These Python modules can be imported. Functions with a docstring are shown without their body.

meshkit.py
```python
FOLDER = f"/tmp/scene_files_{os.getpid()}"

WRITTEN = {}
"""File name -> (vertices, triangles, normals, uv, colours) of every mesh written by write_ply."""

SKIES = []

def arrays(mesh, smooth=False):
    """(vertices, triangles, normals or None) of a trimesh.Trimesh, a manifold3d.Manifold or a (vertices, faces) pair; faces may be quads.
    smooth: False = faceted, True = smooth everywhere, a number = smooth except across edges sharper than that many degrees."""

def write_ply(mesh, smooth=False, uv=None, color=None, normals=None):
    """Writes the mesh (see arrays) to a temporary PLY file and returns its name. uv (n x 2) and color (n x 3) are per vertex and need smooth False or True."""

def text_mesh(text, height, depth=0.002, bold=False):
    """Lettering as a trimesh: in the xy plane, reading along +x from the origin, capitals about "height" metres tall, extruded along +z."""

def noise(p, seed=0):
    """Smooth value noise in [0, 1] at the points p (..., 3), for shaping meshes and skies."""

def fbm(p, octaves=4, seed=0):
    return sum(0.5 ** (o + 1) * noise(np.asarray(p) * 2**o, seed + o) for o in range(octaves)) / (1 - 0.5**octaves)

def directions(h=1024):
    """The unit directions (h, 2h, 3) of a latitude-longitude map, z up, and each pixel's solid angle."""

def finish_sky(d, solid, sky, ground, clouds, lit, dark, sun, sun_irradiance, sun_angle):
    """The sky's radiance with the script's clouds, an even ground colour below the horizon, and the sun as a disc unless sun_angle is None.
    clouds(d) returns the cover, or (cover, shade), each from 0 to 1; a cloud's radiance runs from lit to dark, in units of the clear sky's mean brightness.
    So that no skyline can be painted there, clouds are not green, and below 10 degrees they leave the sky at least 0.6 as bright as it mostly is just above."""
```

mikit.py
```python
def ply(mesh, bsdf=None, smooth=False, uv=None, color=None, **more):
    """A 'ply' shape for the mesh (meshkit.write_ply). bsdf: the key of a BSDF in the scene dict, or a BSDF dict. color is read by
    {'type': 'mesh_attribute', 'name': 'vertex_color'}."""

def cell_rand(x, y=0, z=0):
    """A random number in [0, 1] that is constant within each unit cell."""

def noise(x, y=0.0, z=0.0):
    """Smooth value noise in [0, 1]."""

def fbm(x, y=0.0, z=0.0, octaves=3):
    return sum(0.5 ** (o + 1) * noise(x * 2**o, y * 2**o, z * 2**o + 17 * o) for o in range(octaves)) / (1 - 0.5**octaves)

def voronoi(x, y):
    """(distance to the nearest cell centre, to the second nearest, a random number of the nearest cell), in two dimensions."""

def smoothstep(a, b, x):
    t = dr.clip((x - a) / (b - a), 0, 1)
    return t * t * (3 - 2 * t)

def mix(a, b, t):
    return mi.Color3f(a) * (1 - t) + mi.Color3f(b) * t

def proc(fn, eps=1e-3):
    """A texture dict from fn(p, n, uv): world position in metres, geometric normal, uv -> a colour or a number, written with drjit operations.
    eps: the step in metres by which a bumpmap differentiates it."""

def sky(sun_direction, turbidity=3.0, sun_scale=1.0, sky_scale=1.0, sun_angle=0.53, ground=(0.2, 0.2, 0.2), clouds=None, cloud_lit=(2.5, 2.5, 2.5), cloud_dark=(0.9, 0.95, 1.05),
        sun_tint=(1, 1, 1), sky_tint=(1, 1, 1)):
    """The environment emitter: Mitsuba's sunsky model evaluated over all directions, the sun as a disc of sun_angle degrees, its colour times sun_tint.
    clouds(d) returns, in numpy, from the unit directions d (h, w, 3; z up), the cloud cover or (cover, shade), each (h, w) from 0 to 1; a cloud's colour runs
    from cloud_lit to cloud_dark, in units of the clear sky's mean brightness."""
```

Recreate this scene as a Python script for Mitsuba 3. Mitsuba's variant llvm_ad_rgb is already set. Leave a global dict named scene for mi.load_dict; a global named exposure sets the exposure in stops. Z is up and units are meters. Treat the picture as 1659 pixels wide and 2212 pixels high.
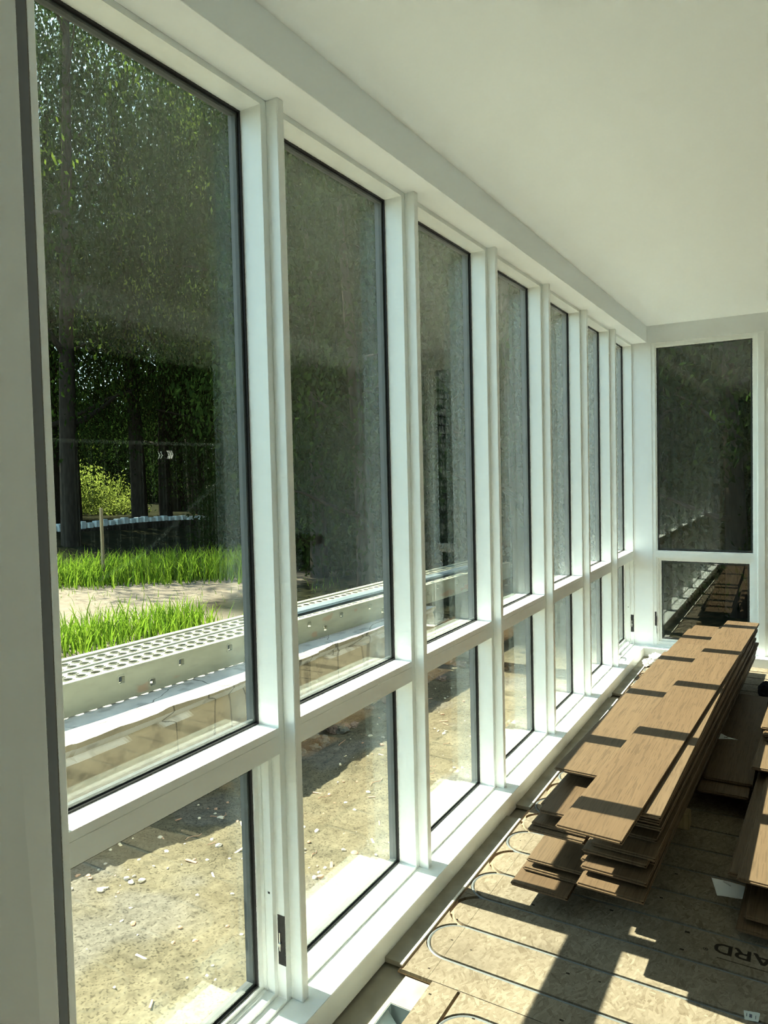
import math, random
import numpy as np
import trimesh, shapely, shapely.geometry as sg, shapely.ops as so, shapely.affinity as sa
import drjit as dr
import mitsuba as mi
import mikit, meshkit
from mikit import proc, noise, fbm, voronoi, smoothstep, mix, cell_rand

rng = np.random.default_rng(7)
T = mi.ScalarTransform4f
scene, labels = {}, {}

# ------------------------------------------------------------------ camera, sky, sun, exposure
W, H, F = 1659, 2212, 1555.95
YAW, PITCH, ROLL = 0.5347, -0.0404, -0.0235
fw = np.array([-math.sin(YAW) * math.cos(PITCH), math.cos(YAW) * math.cos(PITCH), math.sin(PITCH)])
rt = np.array([math.cos(YAW), math.sin(YAW), 0.0])
up = np.cross(rt, fw)
up = -rt * math.sin(ROLL) + up * math.cos(ROLL)
CAM = np.array([1.4223, -0.8804, 1.7385])
scene['camera'] = {'type': 'perspective', 'fov': math.degrees(2 * math.atan(W / 2 / F)), 'fov_axis': 'x',
                   'principal_point_offset_y': 22.3 / H, 'near_clip': 0.05, 'far_clip': 400.0,
                   'to_world': T().look_at(origin=CAM.tolist(), target=(CAM + fw).tolist(), up=up.tolist())}
TS = 1.1376                                     # fall of a sun ray per metre of x: the sun stands square to the window wall
SUN = np.array([-1.0, -0.012, TS])
scene['sky'] = mikit.sky(SUN.tolist(), turbidity=3.0, sun_scale=1.0, sky_scale=0.95, sun_tint=(.92, 1.0, 1.10), sky_tint=(1.0, .98, .80), ground=(0.25, 0.23, 0.18))
exposure = 4.7

# ------------------------------------------------------------------ helpers
def box(x0, x1, y0, y1, z0, z1, c=0.0):
    """A box, its edges chamfered by c."""
    if c <= 0:
        b = trimesh.creation.box((x1 - x0, y1 - y0, z1 - z0))
        b.apply_translation(((x0 + x1) / 2, (y0 + y1) / 2, (z0 + z1) / 2))
        return b
    P = []
    for x, sx in ((x0, 1), (x1, -1)):
        for y, sy in ((y0, 1), (y1, -1)):
            for z, sz in ((z0, 1), (z1, -1)):
                P += [(x + sx * c, y + sy * c, z), (x + sx * c, y, z + sz * c), (x, y + sy * c, z + sz * c)]
    return trimesh.convex.convex_hull(np.array(P))

def cat(*m):
    out = []
    for k in m:
        out += list(k) if isinstance(k, (list, tuple)) else [k]
    return trimesh.util.concatenate(out)

def numbered(name):
    if name not in scene and not any(k.startswith(name + '__') for k in scene):
        return name
    i = 1
    while f'{name}_{i:03d}' in scene or any(k.startswith(f'{name}_{i:03d}__') for k in scene):
        i += 1
    return f'{name}_{i:03d}'

_n = {}
def obj(name, mesh, bsdf, parent=None, smooth=False, **kw):
    key = name if parent is None else parent + '__' + name
    n = _n.get(key, -1) + 1
    _n[key] = n
    if n:
        key = f'{key}_{n:03d}'
    scene[key] = mesh if isinstance(mesh, dict) else mikit.ply(mesh, bsdf, smooth=smooth, **kw)
    return key

def again(src, name, parent=None, to_world=None):
    d = dict(scene[src])
    if to_world is not None:
        d['to_world'] = to_world
    return obj(name, d, None, parent)

def thing(name):
    n = _n.get(name, -1) + 1
    _n[name] = n
    return f'{name}_{n:03d}' if n else name

def tag(key, label, category=None, group=None, kind=None):
    labels[key] = {k: v for k, v in (('label', label), ('category', category), ('group', group), ('kind', kind)) if v}
    return key

def struct(key, label, category=None):
    return tag(key, label, category, kind='structure')

def tube(path, r, n=8, closed=False):
    """A round tube along a polyline; r a number or one per point."""
    P = np.asarray(path, float)
    r = np.broadcast_to(np.asarray(r, float), (len(P),))
    t = np.gradient(P, axis=0)
    t /= np.linalg.norm(t, axis=1, keepdims=True) + 1e-12
    ref = np.array([0, 0, 1.0]) if abs(t[:, 2]).mean() < 0.8 else np.array([1.0, 0, 0])
    u = np.cross(t, ref); u /= np.linalg.norm(u, axis=1, keepdims=True) + 1e-12
    v = np.cross(t, u)
    a = np.arange(n) * 2 * np.pi / n
    V = (P[:, None] + r[:, None, None] * (np.cos(a)[None, :, None] * u[:, None] + np.sin(a)[None, :, None] * v[:, None])).reshape(-1, 3)
    f = []
    for i in range(len(P) - 1):
        for j in range(n):
            q = (i * n + j, i * n + (j + 1) % n, (i + 1) * n + (j + 1) % n, (i + 1) * n + j)
            f += [(q[0], q[1], q[2]), (q[0], q[2], q[3])]
    V = np.vstack([V, P[:1], P[-1:]])
    k = len(P) * n
    for j in range(n):
        f += [(k, (j + 1) % n, j), (k + 1, (len(P) - 1) * n + j, (len(P) - 1) * n + (j + 1) % n)]
    m = trimesh.Trimesh(V, f, process=False)
    m.fix_normals()
    return m

def prism(poly, z0, z1):
    polys = getattr(poly, 'geoms', [poly])
    out = []
    for g in polys:
        if g.area > 1e-9:
            m = trimesh.creation.extrude_polygon(g, z1 - z0, engine='earcut')
            m.apply_translation((0, 0, z0))
            out.append(m)
    return cat(out)

def C(r, g, b):
    return {'type': 'rgb', 'value': [r, g, b]}

def pbr(key, color, rough=0.5, spec=0.5, metallic=0.0, bump=None, bump_scale=1.0, **kw):
    d = {'type': 'principled', 'base_color': proc(color) if callable(color) else C(*color),
         'roughness': rough, 'specular': spec, 'metallic': metallic, **kw}
    if bump is not None:
        d = {'type': 'bumpmap', 'arbitrary': proc(bump, 0.0015), 'scale': bump_scale, 'bsdf': d}
    scene[key] = {'type': 'twosided', 'bsdf': d}
    return key

# ------------------------------------------------------------------ materials
def wallpaint(p, n, uv):
    # the roller-painted wall has a second coat up to a wavering cut line low on the jamb side
    line = -0.066 + 0.012 * (p.z - 0.7) * -1.0 * 0.0 + 0.004 * fbm(p.z * 14, 3.3) - 0.012 * smoothstep(0.75, 1.15, p.z)
    t = smoothstep(-0.0006, 0.0006, p.y - line) * smoothstep(1.25, 1.0, p.z)
    return mix([.76, .79, .80], [.83, .86, .87], t)
pbr('m_wall', wallpaint, 0.65, 0.3)
pbr('m_ceiling', (.855, .895, .92), 0.7, 0.25)
pbr('m_frame', (.80, .835, .83), 0.32, 0.5)
pbr('m_black', (.012, .012, .014), 0.45, 0.4)
pbr('m_spacer', (.035, .045, .046), 0.6, 0.2)
pbr('m_outer', (.055, .062, .064), .6, .3)
pbr('m_chrome', (.62, .62, .62), 0.25, 0.5, 1.0)
scene['m_glass'] = {'type': 'thindielectric', 'int_ior': 1.40, 'specular_transmittance': C(.86, .91, .875)}

def flakes(p, sx, sy, sc, ang):
    c, s = math.cos(ang), math.sin(ang)
    x, y = p.x * c - p.y * s, p.x * s + p.y * c
    wx = fbm(p.x * 9, p.y * 9, 1.7 + ang) * 0.06
    return voronoi((x + wx) * sx, (y + wx) * sy)

def osb_pattern(p):
    out = mi.Float(0.5)
    lay = mi.Float(0)
    for i, (ang, sx, sy) in enumerate(((0.3, 22, 90), (1.35, 24, 96), (-0.5, 19, 78), (2.2, 27, 104), (0.9, 21, 86), (1.8, 30, 120))):
        d1, d2, w = flakes(p, sx, sy, 1, ang)
        pick = w > (0.62 if i else -1)
        tone = noise(w * 91.7, i * 7.1) * 0.75 + 0.25 * noise(p.x * 60 + i, p.y * 60)
        tone = tone - 0.35 * smoothstep(0.09, 0.0, d2 - d1)
        out = dr.select(pick, tone, out)
    return out
def osb(p, n, uv):
    t = osb_pattern(p)
    dirt = fbm(p.x * 5, p.y * 5, 2.0)
    c = mix([.23, .18, .115], [.47, .40, .30], dr.clip(t * 1.15, 0, 1))
    return c * (0.32 + 0.16 * dirt)
pbr('m_osb', osb, 0.75, 0.2, bump=lambda p, n, uv: osb_pattern(p), bump_scale=0.0006)
pbr('m_osb_edge', lambda p, n, uv: mix([.22, .14, .08], [.40, .27, .17], fbm(p.x * 60, p.y * 60, p.z * 400)), 0.85, 0.1)
pbr('m_sub', lambda p, n, uv: mix([.20, .19, .15], [.36, .34, .28], fbm(p.x * 14, p.y * 14, 3.0, 4)), 0.85, 0.1)
pbr('m_sunlit_strip', (.72, .70, .64), 0.7, 0.2)
pbr('m_tube', (.105, .118, .122), 0.4, 0.3)
pbr('m_ink', (.018, .014, .010), 0.8, 0.1)

def oak(seed, lo, hi):
    def fn(p, n, uv):
        gx = p.x * 1.0 + 0.01 * fbm(p.y * 1.3 + seed, p.x * 6)
        g = fbm(gx * 55 + seed * 3.1, p.y * 1.6, seed, 4)
        fine = noise(gx * 420 + seed, p.y * 9)
        broad = fbm(gx * 9 + seed, p.y * 0.7, seed + 5)
        t = dr.clip(0.55 * g + 0.25 * broad + 0.28 * fine, 0, 1)
        pore = smoothstep(0.62, 0.75, noise(gx * 260 + seed * 7, p.y * 14, 4.0))
        return mix(lo, hi, t) * (0.86 - 0.17 * pore)
    return fn
OAK = []
for i, (lo, hi) in enumerate((([.066, .040, .021], [.122, .080, .045]), ([.073, .046, .025], [.128, .086, .049]), ([.062, .037, .019], [.113, .074, .042]), ([.077, .050, .028], [.132, .091, .054]))):
    OAK.append(pbr(f'm_oak_{i}', oak(3.7 + 11.3 * i, lo, hi), 0.5, 0.35))
pbr('m_bearer', oak(91.0, [.30, .22, .12], [.46, .35, .21]), 0.8, 0.2)
pbr('m_dark_ply', oak(55.0, [.05, .036, .022], [.09, .066, .042]), 0.7, 0.2)
pbr('m_steel_dark', (.30, .31, .30), 0.45, 0.4, 0.5)
pbr('m_paper', (.70, .74, .74), 0.6, 0.2)
pbr('m_tissue', (.86, .86, .84), 0.85, 0.1)
pbr('m_cloth', lambda p, n, uv: mix([.008, .010, .018], [.022, .026, .042], fbm(p.x * 70, p.y * 70, p.z * 70)), 0.9, 0.15)

# ------------------------------------------------------------------ setting: the room
P = 0.87                     # spacing of the window posts along the wall
WP, AJ = 0.0315, 0.0235      # width of a post; frame face between post and reveal
XG, XO = -0.0845, -0.125     # plane of the inner glass edge; outer face of the frames
ZT, ZH, ZS, ZST, ZL, ZTL = 2.8718, 2.8542, 0.9533, 0.0713, 0.0828, 0.87
XS, ZC, YB, DS, DP = 0.1329, 3.0193, 6.0827, 0.1033, 0.0452
ZF = -0.006                  # top of the floor panels
XR, YN = 2.61, -3.6          # opposite soffit line; wall behind the camera
XE = 4.6                     # far wall of the stairwell

obj('ceiling', box(XS, XE, YN - .12, YB, ZC, ZC + 0.12), 'm_ceiling')
struct('ceiling', 'smooth white ceiling above the window wall')
obj('soffit', box(0.0, XS, -0.022, YB, ZT, ZC + 0.12, 0.0015), 'm_ceiling', 'ceiling')
obj('soffit', box(XR, XR + 0.14, YN, YB, ZT, ZC), 'm_ceiling', 'ceiling')
obj('roof_deck', box(XO - 0.02, XE + 0.15, YN - 0.15, YB + 0.15, ZC + 0.12, ZC + 0.4), 'm_frame', 'ceiling')

wl = [box(-0.12, XS, YN - 0.12, -0.022, -0.3, ZC + 0.12, 0.0015), box(XO, 0.0, -0.022, 0.9 - 0.9 + 0.045, ZT, ZC + 0.12),
      box(XO, -0.001, -0.022, YB + 0.1, ZT + 0.0005, ZC + 0.12)]
obj('wall_left', cat(wl), 'm_wall')
struct('wall_left', 'pale grey-green painted drywall return at the near end of the window wall')
pbr('m_concrete', lambda p, n, uv: mix([.33, .33, .29], [.52, .51, .45], fbm(p.x * 9, p.y * 5, p.z * 9, 5)), 0.85, 0.15)
obj('foundation', box(XO - 0.03, -0.0, YN, YB + 0.2, -0.6, -0.001), 'm_concrete', 'wall_left')
pbr('m_bounce', lambda p, n, uv: mix([.66, .66, .62], [.80, .80, .77], fbm(p.x * 12, p.y * 12, 1.0)), .8, .2)
obj('bounce_strip', box(-0.235, XO - 0.03, -1.2, YB + 0.2, -0.6, -0.17, .004), 'm_bounce', 'wall_left')  # unseen pale strip, added to bounce sunlight up to the ceiling

# back wall: solid corner strip, header, and everything right of the three windows
BX0, BP, BW = 0.17, 0.866, 0.054
bw = [box(0.0, BX0, YB, YB + 0.14, -0.3, ZC + 0.1), box(BX0, 2.80, YB, YB + 0.14, 2.859, ZC + 0.1), box(BX0 + 3 * BP - 0.02, XE, YB, YB + 0.14, -0.3, ZC + 0.1),
      box(BX0, 2.8, YB + 0.02, YB + 0.14, -0.5, 0.06)]
obj('wall_back', cat(bw), 'm_wall')
struct('wall_back', 'white painted wall around the windows at the far end of the room')
obj('wall_right', cat(box(XE, XE + 0.12, 1.2, YB + 0.12, -0.3, ZC + 0.1), box(XR + .14, XE, 1.2, 1.3, -0.3, ZC + 0.1)), 'm_dark_ply')
struct('wall_right', 'dark unpainted wall of the stairwell seen only in reflections')
obj('return', box(XR + .02, XR + .14, YN, 1.2, -.3, ZC), 'm_frame', 'wall_right')
labels['wall_right__return'] = {'label': 'white right wall behind the viewer'}
# wall behind the camera
nw = [box(XS - 0.1, XR + .14, YN - 0.12, YN, -0.3, ZC + 0.1)]
obj('wall_near', cat(nw), 'm_wall')
struct('wall_near', 'white wall behind the viewer')

# ------------------------------------------------------------------ windows
def rect_ring(y0, y1, z0, z1, w, x0, x1):
    """A rectangular ring in the y-z plane between x0 and x1, w wide, inside the rectangle."""
    return [box(x0, x1, y0, y0 + w, z0, z1), box(x0, x1, y1 - w, y1, z0, z1), box(x0, x1, y0 + w, y1 - w, z0, z0 + w), box(x0, x1, y0 + w, y1 - w, z1 - w, z1)]

def sheet(y0, y1, z0, z1, x):
    return trimesh.Trimesh([[x, y0, z0], [x, y1, z0], [x, y1, z1], [x, y0, z1]], [[0, 1, 2], [0, 2, 3]], process=False)

def turn(m):
    """Window built for the left wall (x = depth, y along) turned into the back wall (y = depth, x along)."""
    m = m.copy()
    v = m.vertices
    m.vertices = np.stack([v[:, 1], -v[:, 0], v[:, 2]], 1)
    m.invert()
    m.invert()
    return m

def glazing(win, y0, y1, z0, z1, x, which, f=lambda m: m):
    obj(which + '_gasket', f(cat(rect_ring(y0, y1, z0, z1, 0.0065, x - 0.004, x + 0.0045))), 'm_black', win)
    obj(which + '_spacer', f(cat(rect_ring(y0, y1, z0, z1, 0.016, x - 0.018, x - 0.004))), 'm_spacer', win)
    obj(which + '_outer_stop', f(cat(rect_ring(y0, y1, z0, z1, 0.004, XO - 0.002, x - 0.021))), 'm_outer', win)
    obj(which + '_pane', f(sheet(y0, y1, z0, z1, x - 0.002)), 'm_glass', win)
    obj(which + '_pane', f(sheet(y0, y1, z0, z1, x - 0.020)), 'm_glass', win)

def sash_unit(win, y0, y1, z0, z1, f=lambda m: m, slot_side=1):
    """An opening lower light: sash ring set in the reveal, bead, glass, lock slot in the reveal."""
    s = rect_ring(y0 + 0.001, y1 - 0.001, z0 + 0.001, z1 - 0.001, 0.0155, XO + 0.02, -0.033)
    s += rect_ring(y0 + 0.0155, y1 - 0.0155, z0 + 0.0155, z1 - 0.0155, 0.006, XO + 0.02, -0.062)
    obj('sash', f(cat(s)), 'm_frame', win)
    obj('bead', f(cat(rect_ring(y0 + 0.0215, y1 - 0.0215, z0 + 0.0215, z1 - 0.0215, 0.018, XO + 0.02, -0.074))), 'm_frame', win)
    g = 0.0395
    glazing(win, y0 + g, y1 - g, z0 + g, z1 - g, XG, 'lower', f)
    ys = y1 if slot_side > 0 else y0
    a, b = (ys - 0.0012, ys + 0.001) if slot_side > 0 else (ys - 0.001, ys + 0.0012)
    slot = obj('lock_slot', f(box(-0.027, 0.0006, a, b, 0.19, 0.351)), 'm_black', win)
    labels[slot] = {'label': 'black slot of the sash lock in the reveal'}
    c0, c1 = (a - 0.004, a + 0.001) if slot_side > 0 else (b - 0.001, b + 0.004)
    obj('lever', f(cat(box(-0.020, -0.016, c0, c1, 0.236, 0.295), box(-0.0215, -0.012, c0 - 0.003 * (slot_side > 0), c1 + 0.003 * (slot_side < 0), 0.252, 0.262))), 'm_chrome', slot)
    obj('vent_mark', f(box(-0.050, -0.042, a + 0.0002 - 0.0158 * slot_side, b - 0.0002 - 0.0158 * slot_side, 0.42, 0.427)), 'm_black', win)

for k in range(1, 8):
    win = f'window_{k}'
    a0 = (k - 1) * P + WP + AJ if k > 1 else 0.100
    a1 = k * P - AJ
    m0 = (k - 1) * P + WP / 2 if k > 1 else 0.030
    m1 = k * P + WP / 2 if k < 7 else YB + 0.06
    fr = [box(XO, 0, m0, a0, 0.0, ZT, 0.001), box(XO, 0, a1, m1, 0.0, ZT, 0.001),
          box(XO, 0, a0, a1, ZH, ZT), box(XO, 0, a0, a1, 0.0, ZL)]
    obj('frame', cat(fr), 'm_frame', win)
    obj('transom', cat(box(XO, 0, a0, a1, 0.9292, ZS), box(XO, -0.003, a0, a1, 0.92, 0.93), box(XO, 0, a0, a1, ZTL, 0.9278)), 'm_frame', win)
    glazing(win, a0, a1, ZS, ZH, XG, 'upper')
    if k in (1, 7):
        sash_unit(win, a0, a1, ZL, ZTL)
    else:
        glazing(win, a0, a1, ZL, ZTL, XG, 'lower')
    if k < 7:
        obj('post', box(0.0, DP, k * P, k * P + WP, ZST, ZT, 0.0022), 'm_frame', win)
    struct(win, ('tall white-framed window nearest the viewer with an opening lower sash', 'second tall fixed window from the viewer in the left wall', 'third tall fixed window in the left wall', 'fourth tall fixed window in the left wall',
                 'fifth tall fixed window in the left wall', 'sixth tall fixed window in the left wall', 'last window of the left wall next to the corner with an opening lower sash')[k - 1])
obj('post', box(0.0, DP, 0.060, 0.0785, ZST, ZT, 0.002), 'm_frame', 'window_1')
pbr('m_gap_shade', (.135, .130, .115), .7, .2)
obj('gap_shade_3', box(0.0005, 0.0448, 0.0575, 0.0600, ZST, ZT - .001), 'm_gap_shade')  # added dark strip over the post side: gap shade put into its grey
struct('gap_shade_3', 'dark grey strip put in for the gap shadow between drywall and nearest window frame')
# crank of the far opening light
obj('crank', cat(box(-0.020, 0.012, 5.50, 5.56, ZL, ZL + 0.018, 0.004), tube([(0.0, 5.55, ZL + 0.02), (0.012, 5.50, ZL + 0.03), (0.014, 5.44, ZL + 0.032)], 0.006)), 'm_chrome', 'window_7')
# brand-free glass mark: two small chevrons on the nearest upper pane
def chevron(y, z):
    s = sg.Polygon([(0, 0), (.004, 0), (.010, .011), (.004, .022), (0, .022), (.006, .011)])
    m = trimesh.creation.extrude_polygon(s, 0.0004, engine='earcut')
    v = m.vertices
    m.vertices = np.stack([XG + 0.0012 + v[:, 2], y + v[:, 0], z + v[:, 1]], 1)
    return m
glassmark = obj('glass_mark', cat(chevron(0.514, 1.790), chevron(0.523, 1.790)), 'm_paper', 'window_1')
labels[glassmark] = {'label': 'small white double chevron sticker on the glass'}

obj('trim_1', box(0.0, DS, -0.022, YB, ZF - 0.02, ZST, 0.002), 'm_frame')
struct('trim_1', 'white window stool running along the foot of the left windows')
obj('trim_2', box(DS, 2.75, YB - 0.10, YB + 0.01, ZF - 0.02, ZST, 0.002), 'm_frame')
struct('trim_2', 'white window stool along the foot of the back windows')

# windows in the back wall: built like the left ones, turned
def fb(m):
    m = m.copy()
    v = m.vertices
    m.vertices = np.stack([v[:, 1], YB + 0.035 - v[:, 0] - 0.035, v[:, 2]], 1)
    m.invert()
    return m
for k in range(3):
    win = f'window_{8 + k}'
    x0 = BX0 + k * BP + (0.0 if k == 0 else BW)
    x1 = BX0 + (k + 1) * BP
    def f2(m):
        m = m.copy(); v = m.vertices.copy(); v[:, 0] = v[:, 0] * 0.55
        m.vertices = v
        return fb(m)
    fr = rect_ring(x0, x1, 0.06, 2.859, 0.030, XO, -0.012) + rect_ring(x0 + 0.03, x1 - 0.03, 0.09, 2.829, 0.010, XO, -0.03)
    obj('frame', f2(cat(fr)), 'm_frame', win)
    obj('transom', f2(cat(box(XO, -0.012, x0 + 0.03, x1 - 0.03, 0.936, 0.961), box(XO, -0.016, x0 + 0.03, x1 - 0.03, 0.930, 0.937), box(XO, -0.012, x0 + 0.03, x1 - 0.03, 0.905, 0.931))), 'm_frame', win)
    glazing(win, x0 + 0.04, x1 - 0.04, 0.965, 2.825, XG, 'upper', f2)
    sash_unit(win, x0 + 0.030, x1 - 0.030, 0.100, 0.905, f2, -1)
    if k < 2:
        obj('post', fb(box(-0.03, 0.012, x1, x1 + BW, ZST, 2.859, 0.002)), 'm_frame', win)
    struct(win, ('first window of the back wall beside the corner, planks in front of it', 'second window of the back wall at the right edge of the view', 'third window of the back wall beyond the right edge')[k])

sl = obj('lock_slot', box(.184, .198, YB + .0040, YB + .008, .262, .392), 'm_black', 'window_8')
labels[sl] = {'label': 'black slot of the sash lock on the frame face'}

# ------------------------------------------------------------------ floor: routed panels with heating tubes
GP, G0 = 0.2032, 1.3735                      # pitch of the routed grooves and the first of them
gw, gd = 0.0085, 0.0125                      # half width and depth of a groove
def arc(xc, yc, r, a0, a1, n=20):
    a = np.radians(np.linspace(a0, a1, n))
    return [(xc + r * math.cos(t), yc + r * math.sin(t)) for t in a]
grooves_far, grooves_near = [], []
XF = 2.58
def loop_line(xl, y):
    r = GP / 2
    return sg.LineString([(XF + 0.1, y)] + [(xl + 0.1016, y)] + arc(xl + r, y + r, r, 270, 90) + [(XF + 0.1, y + 2 * r)])
far_lines = [loop_line(0.191, G0 + GP * k) for k in range(0, 22)]
near_lines = [loop_line(0.412, G0 - GP * k) for k in range(2, 23)]
head_far = sg.LineString([(0.1845, 1.252), (0.1845, 6.0)])
head_near = sg.LineString([(0.4105, 1.246), (0.4105, -3.4)])
buf = lambda L, w=gw: L.buffer(w, cap_style=2)
far_poly = sg.box(0.179, 1.2505, XF, YB - 0.1)
near_poly = sg.box(0.309, -3.55, XF, 1.2495)
far_top = far_poly.difference(so.unary_union([buf(l) for l in far_lines] + [buf(head_far, 0.0055)]))
near_top = near_poly.difference(so.unary_union([buf(l) for l in near_lines] + [buf(head_near, 0.0055)]))
struct('floor', 'pale OSB subfloor of routed panels, sunlit in patches')
def panel(poly_top, poly, key):
    # top layer with grooves, thin base below
    parts = []
    for g in getattr(poly_top, 'geoms', [poly_top]):
        if g.area > 2e-5:
            parts.append(prism(g, ZF - gd, ZF))
    return obj(key, cat(parts), 'm_osb', 'floor')
# cut the top layer into the panels whose joints show
cuts_far = [1.2505, 1.7790, 2.4880, 3.205, 3.92, 4.63, 5.34, YB - 0.1]
for a, b in zip(cuts_far[:-1], cuts_far[1:]):
    panel(far_top.intersection(sg.box(0.2885, a + 0.0008, XF, b - 0.0008)), None, 'panel')
    panel(far_top.intersection(sg.box(0.17, a + 0.0008, 0.2875, b - 0.0008)), None, 'edge_panel')
cuts_near = [1.2495, 0.36, -0.86, -2.08, -3.55]
for b, a in zip(cuts_near[:-1], cuts_near[1:]):
    panel(near_top.intersection(sg.box(0.3, a + 0.0008, XF, b - 0.0008)), None, 'panel')
obj('base', cat(prism(sg.box(0.17, 1.252, XF, YB), ZF - 0.018, ZF - gd), prism(sg.box(0.31, -3.55, XF, 1.252), ZF - 0.018, ZF - gd)), 'm_osb_edge', 'floor')
# grey boards between panels and stool, lower subfloor, their joints
obj('edge_board', box(0.100, 0.1785, 1.277, 2.489, ZF - 0.018, ZF, 0.0008), 'm_sub', 'floor')
obj('edge_board', box(0.100, 0.1785, 2.625, 4.62, ZF - 0.018, ZF, 0.0008), 'm_sub', 'floor')
obj('edge_board', box(0.100, 0.1785, 4.74, YB - 0.1, ZF - 0.018, ZF, 0.0008), 'm_sub', 'floor')
obj('sunlit_strip', box(0.1700, 0.1790, 1.270, 2.487, ZF - 0.004, ZF + 0.0012), 'm_sunlit_strip', 'floor')  # sunlit sliver of the edge boards, put in as a paler strip
obj('sunlit_strip', box(0.1700, 0.1790, 2.628, 4.60, ZF - 0.004, ZF + 0.0012), 'm_sunlit_strip', 'floor')
obj('sunlit_strip', box(0.1700, 0.1790, 4.745, 5.75, ZF - 0.004, ZF + 0.0012), 'm_sunlit_strip', 'floor')
hole = sg.box(0.222, 0.70, 0.306, 1.113)
low = sg.box(0.02, -3.55, XF, YB).difference(hole)
obj('lower_layer', prism(low, ZF - 0.05, ZF - 0.0305), 'm_sub', 'floor')
obj('lower_strip', prism(sg.box(0.204, 0.6, 0.3085, 1.2485).difference(hole.buffer(0.001)), ZF - 0.0304, ZF - 0.018), 'm_sub', 'floor')
obj('slab', box(-0.1, XR + .1, YN, YB + 0.1, -0.6, -0.40), 'm_concrete', 'floor')
obj('stair_floor', box(XF, XE, 1.25, YB, -0.04, ZF), 'm_dark_ply', 'floor')
for (x, y, s) in ((.468, 1.83, 9), (.749, 1.941, 10), (1.027, 1.939, 12), (1.024, 1.826, 10), (.702, 1.507, 9), (.746, 1.288, 9), (.808, 1.518, 6), (.275, 1.478, 6), (.27, 1.30, 6), (.33, 1.19, 7), (.50, 1.16, 7),
                  (.25, 2.285, 5), (.24, 1.60, 5), (.36, 1.46, 5), (.905, 2.12, 8), (.93, 2.33, 8)):
    obj('screw', box(x - s * .0007, x + s * .0007, y - s * .0004, y + s * .0004, ZF - 0.002, ZF + 0.0004), 'm_ink', 'floor')
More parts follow.
